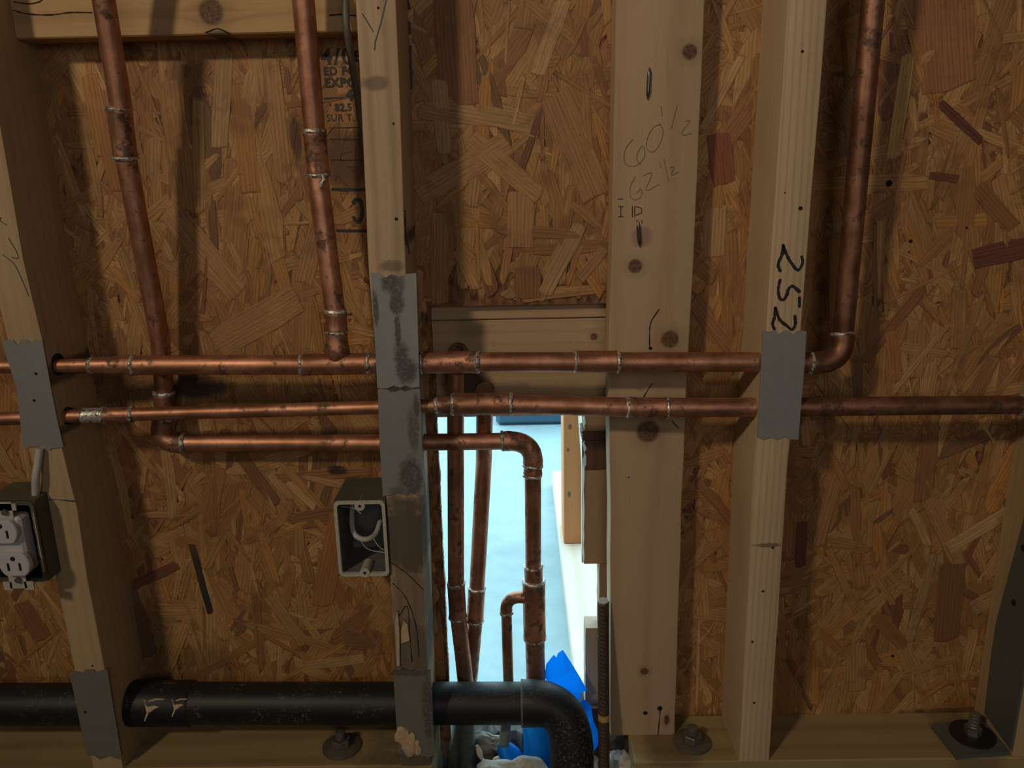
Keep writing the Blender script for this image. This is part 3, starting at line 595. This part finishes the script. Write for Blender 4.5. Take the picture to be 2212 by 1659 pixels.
# line B
Yb = .016
gB = empty('copper_pipe', at(500, 888, Yb), 'middle copper pipe run crossing the whole wall below the upper run', 'pipe')
pipe(gB, [(-80, 908, Yb), (130, 900, Yb), (285, 895, Yb), (820, 880, Yb), (950, 876, Yb)], R12)
sleeve(gB, 'coupling', (226, 897, Yb), (284, 895, Yb), R12+.0010)
sleeve(gB, 'coupling', (180, 898, Yb), (224, 897, Yb), R12+.0014, M['sol'], rings=())
sleeve(gB, 'reducer', (945, 876, Yb), (980, 874, Yb), R12+.0012, r2=.0105)
o = sleeve(gB, 'tee', (980, 873, Yb), (1102, 872, Yb), R34+.0016)
pipe(gB, [(1100, 873, Yb), (1360, 880, Yb), (1650, 880, Yb)], R34)
sleeve(gB, 'coupling', (1358, 880, Yb), (1440, 881, Yb), R34+.0006)
pipe(gB, [(1650, 880, Yb), (1735, 879, Yb)], R34, M['cud'])
pipe(gB, [(1735, 879, Yb), (2212, 874, Yb), (2260, 873, Yb)], .0106, M['cud'])
sleeve(gB, 'coupling', (2206, 874, Yb), (2300, 873, Yb), .012, M['cud'])
# drops from A and B
gD = empty('copper_drop', at(985, 1200, .085), 'left copper drop pipe in the opening, nearest the middle stud', 'pipe')
YD = .074
pipe(gD, [(984, 806, .070), (985, 1262, YD+.004)], .0102)
sleeve(gD, 'coupling', (985, 1262, YD+.004), (989, 1332, YD+.006), .0112)
pipe(gD, [(989, 1325, YD+.006), (1000, 1420, YD+.010), (1008, 1500, .084)], .0105)
pipe(gD, [(1008, 1495, .084), (1010, 1700, .078)], .0108, M['dusty'], 'dusty_pipe')
p = at(990, 762, .1); m = MB(); m.tube([(p.x, .094, p.z), (p.x, .1012, p.z)], .0125, 24); m.build('stub_end', M['cud'], gD, True)
gE = empty('copper_drop', at(1045, 1200, .095), 'second copper drop pipe in the opening, leaning behind the first', 'pipe')
YE = .086
pipe(gE, [(1047, 880, .060), (1045, 1000, YE), (1030, 1275, YE+.004)], .0100)
sleeve(gE, 'coupling', (1030, 1271, YE+.004), (1026, 1338, YE+.006), .0112)
pipe(gE, [(1027, 1335, YE+.006), (1016, 1465, .106), (1008, 1500, .108)], .0098, M['cub'])
pipe(gE, [(1010, 1492, .108), (994, 1540, .109), (978, 1690, .104)], .0099, M['dusty'], 'dusty_pipe')
p = at(1048, 842, .1); m = MB(); m.tube([(p.x, .094, p.z), (p.x, .1012, p.z)], .0115, 24); m.build('stub_end', M['cud'], gE, True)
# line C: left riser, lower run, right drop with tee and small branch
gC = empty('copper_pipe', at(500, 957, Yc), 'lowest copper pipe run, from the far-left riser to the drop with a side branch', 'pipe')
pipe(gC, [(210, -280, -.020), (224, 0, -.004), (262, 235, .012), (272, 340, .020), (345, 730, .052), (356, 850, Yc)], .0107)
sleeve(gC, 'coupling', (257, 236, .012), (271, 338, .019), .0120)
sleeve(gC, 'coupling', (354, 850, Yc), (357, 900, Yc), .0120)
elbow(gC, (357, 900, Yc), (330, 958, Yc), (396, 957, Yc), .0122)
pipe(gC, [(390, 957, Yc), (825, 957, Yc), (925, 955, Yc), (1095, 953, Yc)], .0102)
elbow(gC, (1088, 953, Yc), (1156, 948, Yc), (1151, 1004, Yc), .0118, M['cub'])
sleeve(gC, 'coupling', (1151, 990, Yc), (1151, 1025, Yc), .0112, M['cub'], rings=('b',))
pipe(gC, [(1151, 1010, Yc), (1152, 1235, .078)], .0100)
sleeve(gC, 'coupling', (1152, 1224, .078), (1153, 1262, .08), .0118, M['cub'], rings=('a',))
o = sleeve(gC, 'tee', (1153, 1256, .08), (1155, 1376, .084), .0146, M['cub'])
pipe(gC, [(1155, 1370, .084), (1158, 1480, .094), (1160, 1700, .074)], .0128, M['cub'])
elbow(gC, (1134, 1290, .08), (1090, 1286, .08), (1094, 1322, .08), .0078, M['cub'], sa=False)
pipe(gC, [(1094, 1318, .08), (1096, 1400, .086), (1099, 1500, .095)], .0070, name='branch_pipe')
pipe(gC, [(1099, 1495, .095), (1086, 1640, .075), (1084, 1700, .06)], .0071, M['dusty'], 'dusty_pipe')
# ---------------------------------------------------------------- black drain pipe
Yd = .046
gK = empty('drain_pipe', at(600, 1520, Yd), 'thick black plastic drain pipe along the sill, bending down in the opening', 'pipe')
RB_ = .0262
pipe(gK, [(-80, 1521, Yd), (240, 1521, Yd)], RB_, M['abs'], seg=32)
A = at(255, 1519, Yd); B = at(420, 1519, Yd)
m = MB(); t = (B-A).normalized(); L = (B-A).length
m.tube([A, A+t*.003, A+t*.012, A+t*.02, B-t*.003, B], [.014, .022, .0272, .0285, .0285, .0262], 32); m.build('coupling', M['abs'], gK, True)
pipe(gK, [(400, 1519, Yd), (1135, 1519, Yd)], RB_, M['abs'], seg=32)
A = at(1126, 1519, Yd); B = at(1160, 1519, Yd); m = MB(); m.tube([A, A.lerp(B, .1), B], [.0283, .0292, .0292], 32); o = m.build('collar', M['abs'], gK, True)
path = bez(at(1150, 1519, Yd), at(1238, 1514, Yd), at(1236, 1640, Yd-.02), 16)+[at(1236, 1700, Yd-.03)]
m = MB(); m.tube(path, [.0285]*4+[.0278]*(len(path)-4), 32); m.build('elbow', M['abs'], gK, True)
m = MB(); A = at(1125.5, 1519, Yd); rg = []
for f in (0, 1): rg.append([(A.x+f*.0022+.0006*mn.noise(Vector((k*.9, f, 0))), A.y+math.cos(k/40*2*math.pi)*(.0293+.0006*mn.noise(Vector((k*.7, 3, 0)))), A.z+math.sin(k/40*2*math.pi)*(.0293+.0009*mn.noise(Vector((k*.7, 5, 0))))) for k in range(40)])
m.grid(rg); m.build('glue_bead', M['boxin'], o, True)
# torn label scraps on the drain pipe
for (u, v, s, lab) in [(345, 1500, 1, 'torn cream paper scrap stuck on the black pipe, nearer the left stud'), (400, 1497, .75, 'smaller torn cream paper scrap stuck on the black pipe')]:
    P = at(u, v, Yd); k = depth(P)/F*s; c = at(u, 1519, Yd)
    def onp(du, dv):
        x = P.x+du*k; z = P.z-dv*k; dz = min(.028, max(-.028, z-c.z)); return (x, c.y-math.sqrt(max(0, .0292**2-dz*dz))-.0004, z)
    m = MB()
    for poly in [[(-14, -7), (-7, -1), (6, -3), (17, -1), (7, 3), (-1, 9), (-9, 8)], [(-6, -11), (8, -14), (26, -13), (26, -12), (8, -12), (-5, -9)], [(-8, 8), (-4, 10), (-14, 30), (-16, 28)], [(-18, -14), (-14, -8), (-12, -9)]]:
        top = [onp(*q) for q in poly]; m.face(top); m.face([(x, y+.0012, z) for x, y, z in top][::-1])
        for i in range(len(top)): a_, b_ = top[i], top[(i+1) % len(top)]; m.face([a_, (a_[0], a_[1]+.0012, a_[2]), (b_[0], b_[1]+.0012, b_[2]), b_])
    tag(m.build('paper_scrap', M['splint']), lab, 'paper')
# ---------------------------------------------------------------- blue film
def film(name, pts, label, Y0, wave, seedv, parent=None, th=.0008):
    n = len(pts); cu = sum(p[0] for p in pts)/n; cv = sum(p[1] for p in pts)/n
    def P(u, v, t): 
        q = at(u, v, Y0(u, v) if callable(Y0) else Y0); q.y += wave*mn.noise(Vector((u*.03, v*.03, seedv))); return q
    m = MB(); rings = []
    for f in (1.0, .66, .33, .02):
        rings.append([P(cu+(u-cu)*f, cv+(v-cv)*f, 0) for u, v in pts])
    m.grid(rings, True, (False, True)); o = m.build(name, M['blue'], parent, False)
    s = o.modifiers.new('thick', 'SOLIDIFY'); s.thickness = th; return tag(o, label, 'plastic film') if not parent else o
film('plastic_film', [(1180, 1432), (1196, 1414), (1202, 1420), (1206, 1411), (1216, 1405), (1240, 1440), (1252, 1462), (1268, 1490), (1258, 1497), (1250, 1513), (1226, 1502), (1208, 1494), (1186, 1480), (1176, 1460)], 'bright blue plastic sheet scrap standing behind the black elbow', .092, .006, 2)
film('plastic_film', [(1150, 1478), (1168, 1476), (1195, 1487), (1220, 1500), (1246, 1522), (1262, 1514), (1277, 1526), (1281, 1555), (1293, 1580), (1296, 1602), (1284, 1622), (1268, 1618), (1262, 1560), (1236, 1526), (1200, 1497)], 'blue plastic strip wrapping the outer side of the black elbow', .068, .006, 5)
def wrap(name, pts, rr, label, seedv):
    m = MB(); P = [at(*p) for p in pts]; Q = []; R_ = []
    for i in range(len(P)-1):
        for k in range(5): Q.append(P[i].lerp(P[i+1], k/5)); R_.append(rr[i]+(rr[i+1]-rr[i])*k/5)
    Q.append(P[-1]); R_.append(rr[-1]); seg = 28; rg = []
    for i, q in enumerate(Q): rg.append([q+Vector((math.cos(2*math.pi*k/seg), math.sin(2*math.pi*k/seg), .0))*R_[i]*(1+.13*mn.noise(Vector((math.cos(2*math.pi*k/seg)*1.8, math.sin(2*math.pi*k/seg)*1.8, i*.35+seedv)))) for k in range(seg)])
    m.grid(rg, True, (False, False)); return tag(m.build(name, M['blue'], None, True), label, 'sleeve')
wrap('plastic_sleeve', [(1156, 1545, .088), (1158, 1600, .080), (1160, 1655, .074)], [.0185, .0172, .0185], 'blue plastic sleeve around the thick copper drop below the black pipe', 3)
wrap('plastic_sleeve', [(1088, 1606, .078), (1100, 1625, .076), (1108, 1645, .074)], [.008, .015, .016], 'crumpled blue plastic sleeve around the thin copper branch', 8)
# ---------------------------------------------------------------- rebar
a, b = at(1303, 1300, .046), at(1305, 1720, .012); m = MB(); n = 300; seg = 20; rg = []
for i in range(n+1):
    f = i/n; q = a.lerp(b, f); L = (b-a).length*f; row = []
    for k in range(seg):
        an = 2*math.pi*k/seg; side = 1 if math.sin(an) > 0 else -1
        rib = max(0, math.cos((L/.0052)*2*math.pi+side*an*2.4))**2*.0010; lon = .0010 if abs(math.sin(an)) < .16 else 0
        row.append(q+Vector((math.cos(an), math.sin(an), 0))*(.0061+max(rib, lon)))
    rg.append(row)
m.grid(rg); o = tag(m.build('rebar', M['rebar'], smooth=True), 'rusty ribbed steel rebar standing upright against the flat stud', 'rebar')
m = MB(); m.tube([a+Vector((0, 0, -.0002)), a+Vector((0, -.0006, .0022))], [.0064, .0060], 20); m.build('cut_end', M['cut'], o, True)
q = a.lerp(b, .57); q2 = a.lerp(b, .60); m = MB(); m.tube([q, q2], .0072, 20); m.build('tape_band', M['yellow'], o, True)
# ---------------------------------------------------------------- electrical boxes
def ebox(name, front, w, h, d, rim, side, inside, label, th=.003):
    x, y, z = front   # front centre
    g = empty(name, (x, y, z-h/2), label, 'box')
    def add(nm, bx, mat):
        m = MB()
        for q in bx: m.box(*q)
        return m.build(nm, mat, g)
    add('shell', [((x-w/2, y+.003, z-h/2), (x-w/2+th, y+d, z+h/2)), ((x+w/2-th, y+.003, z-h/2), (x+w/2, y+d, z+h/2)), ((x-w/2+th, y+.003, z+h/2-th), (x+w/2-th, y+d, z+h/2)), ((x-w/2+th, y+.003, z-h/2), (x+w/2-th, y+d, z-h/2+th)),
        ((x-w/2+th, y+d-th, z-h/2+th), (x+w/2-th, y+d, z+h/2-th))], side)
    r = th*1.25
    m = MB(); seg = 5; c = .006
    def rr_(hw, hh, cc, yy):
        out = []
        for sx, sz, a0 in ((1, 1, 0), (-1, 1, 90), (-1, -1, 180), (1, -1, 270)):
            for k in range(seg+1): an = math.radians(a0+90*k/seg); out.append((x+sx*(hw-cc)+math.cos(an)*cc, yy, z+sz*(hh-cc)+math.sin(an)*cc))
        return out
    m.grid([rr_(w/2, h/2, c, y+.004), rr_(w/2, h/2, c, y), rr_(w/2-r, h/2-r, c-r*.6, y), rr_(w/2-r, h/2-r, c-r*.6, y+.004)], True, (False, False)); m.build('rim', rim, g)
    m = MB(); e = th+.0006
    for a_, b_ in [((x-w/2+e, y+.004, z-h/2+e), (x-w/2+e+.0005, y+d-th, z+h/2-e)), ((x-w/2+e, y+.004, z-h/2+e), (x+w/2-e, y+d-th, z-h/2+e+.0005)), ((x-w/2+e, y+d-th-.0012, z-h/2+e), (x+w/2-e, y+d-th-.0004, z+h/2-e))]: m.box(a_, b_)
    m.build('lining', inside, g)
    return g
fc = at(781, 1165, -.004); w_ = .0585
g = ebox('electrical_box', (fc.x, -.004, fc.z), .0585, .094, .072, M['boxrim'], M['boxgrey'], M['boxin'], 'empty pale-rimmed electrical box on the middle stud')
for (u, v, dz) in [(777, 1093, 0), (788, 1237, 0)]:
    p = at(u, v, -.004); m = MB(); m.tube([(p.x, -.0046, p.z), (p.x, .02, p.z)], .0058, 16); o = m.build('screw_boss', M['boxrim'], g, True)
    m = MB(); m.tube([(p.x, -.0050, p.z), (p.x, -.0042, p.z)], .0018, 10); m.build('screw_hole', M['dark'], o)
P = [at(762, 1085, .045), at(760, 1120, .03), at(764, 1150, .02), at(778, 1163, .016), at(796, 1164, .018), at(812, 1152, .03), at(822, 1125, .05)]
m = MB(); m.tube(smoothp(P, 6), .0032, 12); m.build('cable_loop', M['cable'], g, True)
for q in ([(775, 1163, .016), (795, 1186, .012), (832, 1194, .004)], [(806, 1162, .02), (818, 1180, .014), (830, 1188, .004)], [(738, 1094, .01), (765, 1098, .006), (780, 1110, .004)]):
    m = MB(); m.tube(smoothp([at(*p) for p in q], 6), .0005, 6); m.build('bare_wire', M['boxrim'], g, True)
# outlet box on the left stud
Yo = -.028; fc = at(48, 1172, Yo); fx = at(87, 1172, Yo).x-.029; fc = Vector((fx, Yo, fc.z))
g = ebox('outlet_box', (fc.x, Yo, fc.z), .058, .098, .06, M['boxgrey'], M['boxgrey'], M['dark'], 'open grey electrical box with white duplex outlet at the left edge', .0035)
e = MB(); q = fc+Vector((.0275, -.0008, 0)); e.box((q.x-.0004, Yo-.001, fc.z-.036), (q.x+.0006, Yo+.0005, fc.z+.036)); e.build('edge_scuff', M['boxrim'], g)
# receptacle
rc = at(18, 1183, Yo-.016); rx, rz = rc.x, rc.z; ry = Yo-.013; kx = .0
gr = MB(); gr.box((rx-.0165, ry, rz-.034), (rx+.0165, ry+.02, rz+.034), .003); rec = gr.build('outlet_body', M['white'], g)
for s in (1, -1):
    cz = rz+s*.0195; rx0 = rx; rx = rx+(.005 if s < 0 else -.002); m = MB(); n = 36; face_ = []
    for k in range(n):
        an = 2*math.pi*k/n; X_ = .0172*math.cos(an); Z_ = max(-.0135, min(.0135, .0172*math.sin(an))); face_.append((X_, Z_))
    m.grid([[(rx+X_, ry, cz+Z_) for X_, Z_ in face_], [(rx+X_, ry-.0055, cz+Z_) for X_, Z_ in face_], [(rx+X_*.94, ry-.0068, cz+Z_*.94) for X_, Z_ in face_]], True, (False, True))
    fo = m.build('outlet_face', M['white'], rec, False)
    m = MB()
    for dx in (-.0064, .0064): m.box((rx+dx-.0012, ry-.0073, cz-.0065), (rx+dx+.0012, ry-.0065, cz+.0025))
    m.tube([(rx, ry-.0073, cz+.0078), (rx, ry-.0065, cz+.0078)], .0026, 12); m.build('slots', M['dark'], rec); rx = rx0
m = MB(); m.box((rx-.0095, ry+.001, rz-.052), (rx+.0095, ry+.0024, rz+.052)); m.box((rx-.017, ry+.001, rz-.054), (rx-.007, ry+.0026, rz-.044)); m.box((rx+.007, ry+.001, rz-.054), (rx+.017, ry+.0026, rz-.044)); m.box((rx-.014, ry+.001, rz+.042), (rx+.014, ry+.0026, rz+.05)); m.build('mounting_strap', M['boxrim'], g)
for s in (1, -1): m = MB(); m.tube([(rx+.002, ry-.002, rz+s*.041), (rx+.002, ry+.002, rz+s*.041)], .0034, 12); m.build('screw', M['steel'], g)
for (u, v) in [(69, 1166), (75, 1190)]: p = at(u, v, Yo+.004); m = MB(); m.tube([p+Vector((-.006, .0, 0)), p+Vector((-.002, -.001, 0)), p+Vector((0, -.001, 0))], [.0035, .0042, .002], 12); m.build('terminal_screw', M['cable'], g, True)
m = MB(); m.tube(smoothp([at(86, 969, -.0045), at(82, 1000, -.007), at(77, 1035, -.010), at(78, 1085, -.006)], 5), .0042, 14); tag(m.build('power_cable', M['cable'], smooth=True), 'white power cable running down into the outlet box', 'cable')
m = MB(); m.tube(smoothp([at(740, -120, .062), at(746, 0, .044), at(750, 70, .04), at(762, 150, .06), at(776, 240, .078), at(792, 330, .08)], 6), .0036, 12); tag(m.build('grey_cable', M['wire'], smooth=True), 'thin grey-green cable beside the middle stud at the top', 'cable')
# ---------------------------------------------------------------- anchor bolts
def anchor(u, v, r, label, rustm):
    p = atz(u, v, 0); g = empty('anchor_bolt', p, label, 'bolt')
    def T(z0, z1, rr, name, mat, seg=32, par=g):
        m = MB(); m.tube([(p.x, p.y, z0), (p.x, p.y, z0+.0004), (p.x, p.y, z1-.0004), (p.x, p.y, z1)], [rr*.97, rr, rr, rr*.97], seg); return m.build(name, mat, par, seg > 8)
    T(.0002, .0042, r, 'washer', rustm); T(.0044, .0145, .0125, 'nut', M['steel'], 6)
    m = MB(); pts = []; rr = []
    for i in range(60): pts.append((p.x, p.y, .010+.0145*i/59)); rr.append(.0062+.0006*math.sin(i*1.9))
    m.tube(pts, rr, 14); m.build('threaded_rod', M['steel'], g, True); return g
anchor(738, 1615, .0245, 'anchor bolt with round washer on the left sill, below the black pipe', M['rust'])
anchor(1495, 1605, .0235, 'anchor bolt with round washer on the sill between the two right studs', M['rust'])
hd = empty('hold_down', atz(2100, 1590, 0), 'dark steel hold-down strap with base plate, black washer and bolt at lower right', 'bracket')
c = [atz(2012, 1566, .005), atz(2066, 1634, .005), atz(2184, 1624, .005), atz(2128, 1548, .005)]
m = MB(); m.face(c); m.face([(q.x, q.y, .0003) for q in c][::-1])
for i in range(4): a_, b_ = c[i], c[(i+1) % 4]; m.face([a_, (a_.x, a_.y, .0003), (b_.x, b_.y, .0003), b_])
m.build('base_plate', M['strap'], hd)
xs_ = xj-.0032
def onx(u, v): d = ray(u, v); q = CAM+d*((xs_)/d.x); return q
prof = [onx(2183, 1622), onx(2126, 1540), onx(2142, 1403), onx(2152, 1340), onx(2195, 1180), onx(2230, 1050), onx(2212, 1477)+Vector((0, 0, .5)), onx(2212, 1477), onx(2207, 1500)]
prof = [(max(.001, min(.0885, q.y)), max(.001, q.z)) for q in prof]
m = MB(); A = [(xs_, y, z) for y, z in prof]; B = [(xs_+.003, y, z) for y, z in prof]; m.face(A); m.face(B[::-1])
for i in range(len(A)): k = (i+1) % len(A); m.face([A[i], B[i], B[k], A[k]])
st = m.build('strap', M['strap'], hd)
for (u, v) in [(2190, 1302), (2211, 1184)]:
    q = onx(u, v); m = MB(); m.tube([(xs_-.0006, q.y, q.z), (xs_+.0002, q.y, q.z)], .0042, 16); h = m.build('bolt_hole', M['dark'], st)
p = atz(2100, 1588, .0052); m = MB(); m.tube([(p.x, p.y, .0052), (p.x, p.y, .0085)], .0265, 36); m.build('washer', M['blackw'], hd, True)
m = MB(); m.tube([(p.x, p.y, .0086), (p.x, p.y, .018)], .0105, 6); m.build('nut', M['steel'], hd)
m = MB(); m.tube([(p.x, p.y, .012+.026*i/59) for i in range(60)], [.0060+.0006*math.sin(i*1.9) for i in range(60)], 14); m.build('threaded_rod', M['steel'], hd, True)
# ---------------------------------------------------------------- rubble
def rock(P, r, mat, name, label, cat='stone', sq=(1, 1, 1), sd=0, group=None):
    m = MB(); n = 18; rg = []
    for i in range(n+1):
        th = math.pi*i/n; row = []
        for k in range(2*n):
            an = math.pi*k/n; d = Vector((math.sin(th)*math.cos(an), math.sin(th)*math.sin(an), math.cos(th)))
            f = 1+.38*mn.noise(d*1.3+Vector((sd, 0, 0)))+.16*mn.noise(d*4+Vector((0, sd, 0)))+.05*mn.noise(d*11); row.append(P+Vector((d.x*sq[0], d.y*sq[1], d.z*sq[2]))*r*f)
        rg.append(row)
    m.grid(rg, True, (False, False)); return tag(m.build(name, mat, None, True), label, cat, group)
rock(at(1120, 1690, .02), .036, M['rubble'], 'concrete_lump', 'large pale concrete lump at the bottom edge under the black pipe', 'rubble', (1.45, .8, .8), 3)
rock(at(1270, 1662, .03), .020, M['rubble'], 'concrete_lump', 'small pale concrete lump between black elbow and rebar', 'rubble', (.8, 1, 1.3), 9)
rock(at(1338, 1650, .05), .020, M['rubble'], 'concrete_lump', 'speckled grey concrete lump between the rebar and the right sill', 'rubble', (1, 1, 1.0), 14)
rock(at(1050, 1612, .092), .020, M['concr'], 'concrete_lump', 'dark rough concrete lump behind the first drop pipe', 'rubble', (1.6, .8, 1), 21)
rock(at(1340, 1600, .07), .016, M['dirt'], 'concrete_lump', 'dark dirt clod beside the foot of the flat stud', 'rubble', (1.4, 1, .7), 33)
for i in range(26):
    u = random.uniform(955, 1340); v = random.uniform(1600, 1660); P = at(u, v, random.uniform(.03, .09)); P.z = -.105+random.uniform(0, .012)
    rock(P, random.uniform(.003, .007), random.choice([M['rubble'], M['concr'], M['concr']]), 'pebble', 'small loose concrete pebble in the dirt below the pipes', 'stone', (1, 1, .8), i*3.1, 'pebbles in the dirt below the pipes')
m = MB(); m.tube(smoothp([at(1030, 1610, .05), at(1042, 1640, .045), at(1060, 1648, .045), at(1078, 1636, .05)], 6), [.002+.002*math.sin(i*.5)**2 for i in range(19)], 10); tag(m.build('root', M['boxrim'], smooth=True), 'pale bent twig between the two thin pipes at the bottom', 'twig')
# splintered wood lump on the foot plate
for (u, v, r, s) in [(868, 1588, .010, 2), (886, 1608, .011, 5), (900, 1616, .007, 7)]:
    rock(at(u, v, -.002), r, M['splint'], 'wood_splinter', {2: 'upper splintered wood tuft on the foot plate of the middle stud', 5: 'largest splintered wood tuft on the foot plate of the middle stud', 7: 'small splintered wood tuft right on the foot plate of the middle stud'}[s], 'splinter', (.8, .28, 1.4), s)
# scorched holes where the pipes pass the left stud's side
for (u, v, r) in [(118, 789, .0155), (140, 901, .0125)]:
    d = ray(u, v); xx = at(120, 789, .016).x if v < 850 else at(145, 901, .016).x
    m = MB(); m.tube([(xx+.0004-.004, .020, at(u, v, .016).z), (xx+.0014, .020, at(u, v, .016).z)], r*.8, 24); m.build('drilled_hole', M['dark'], sL, True)
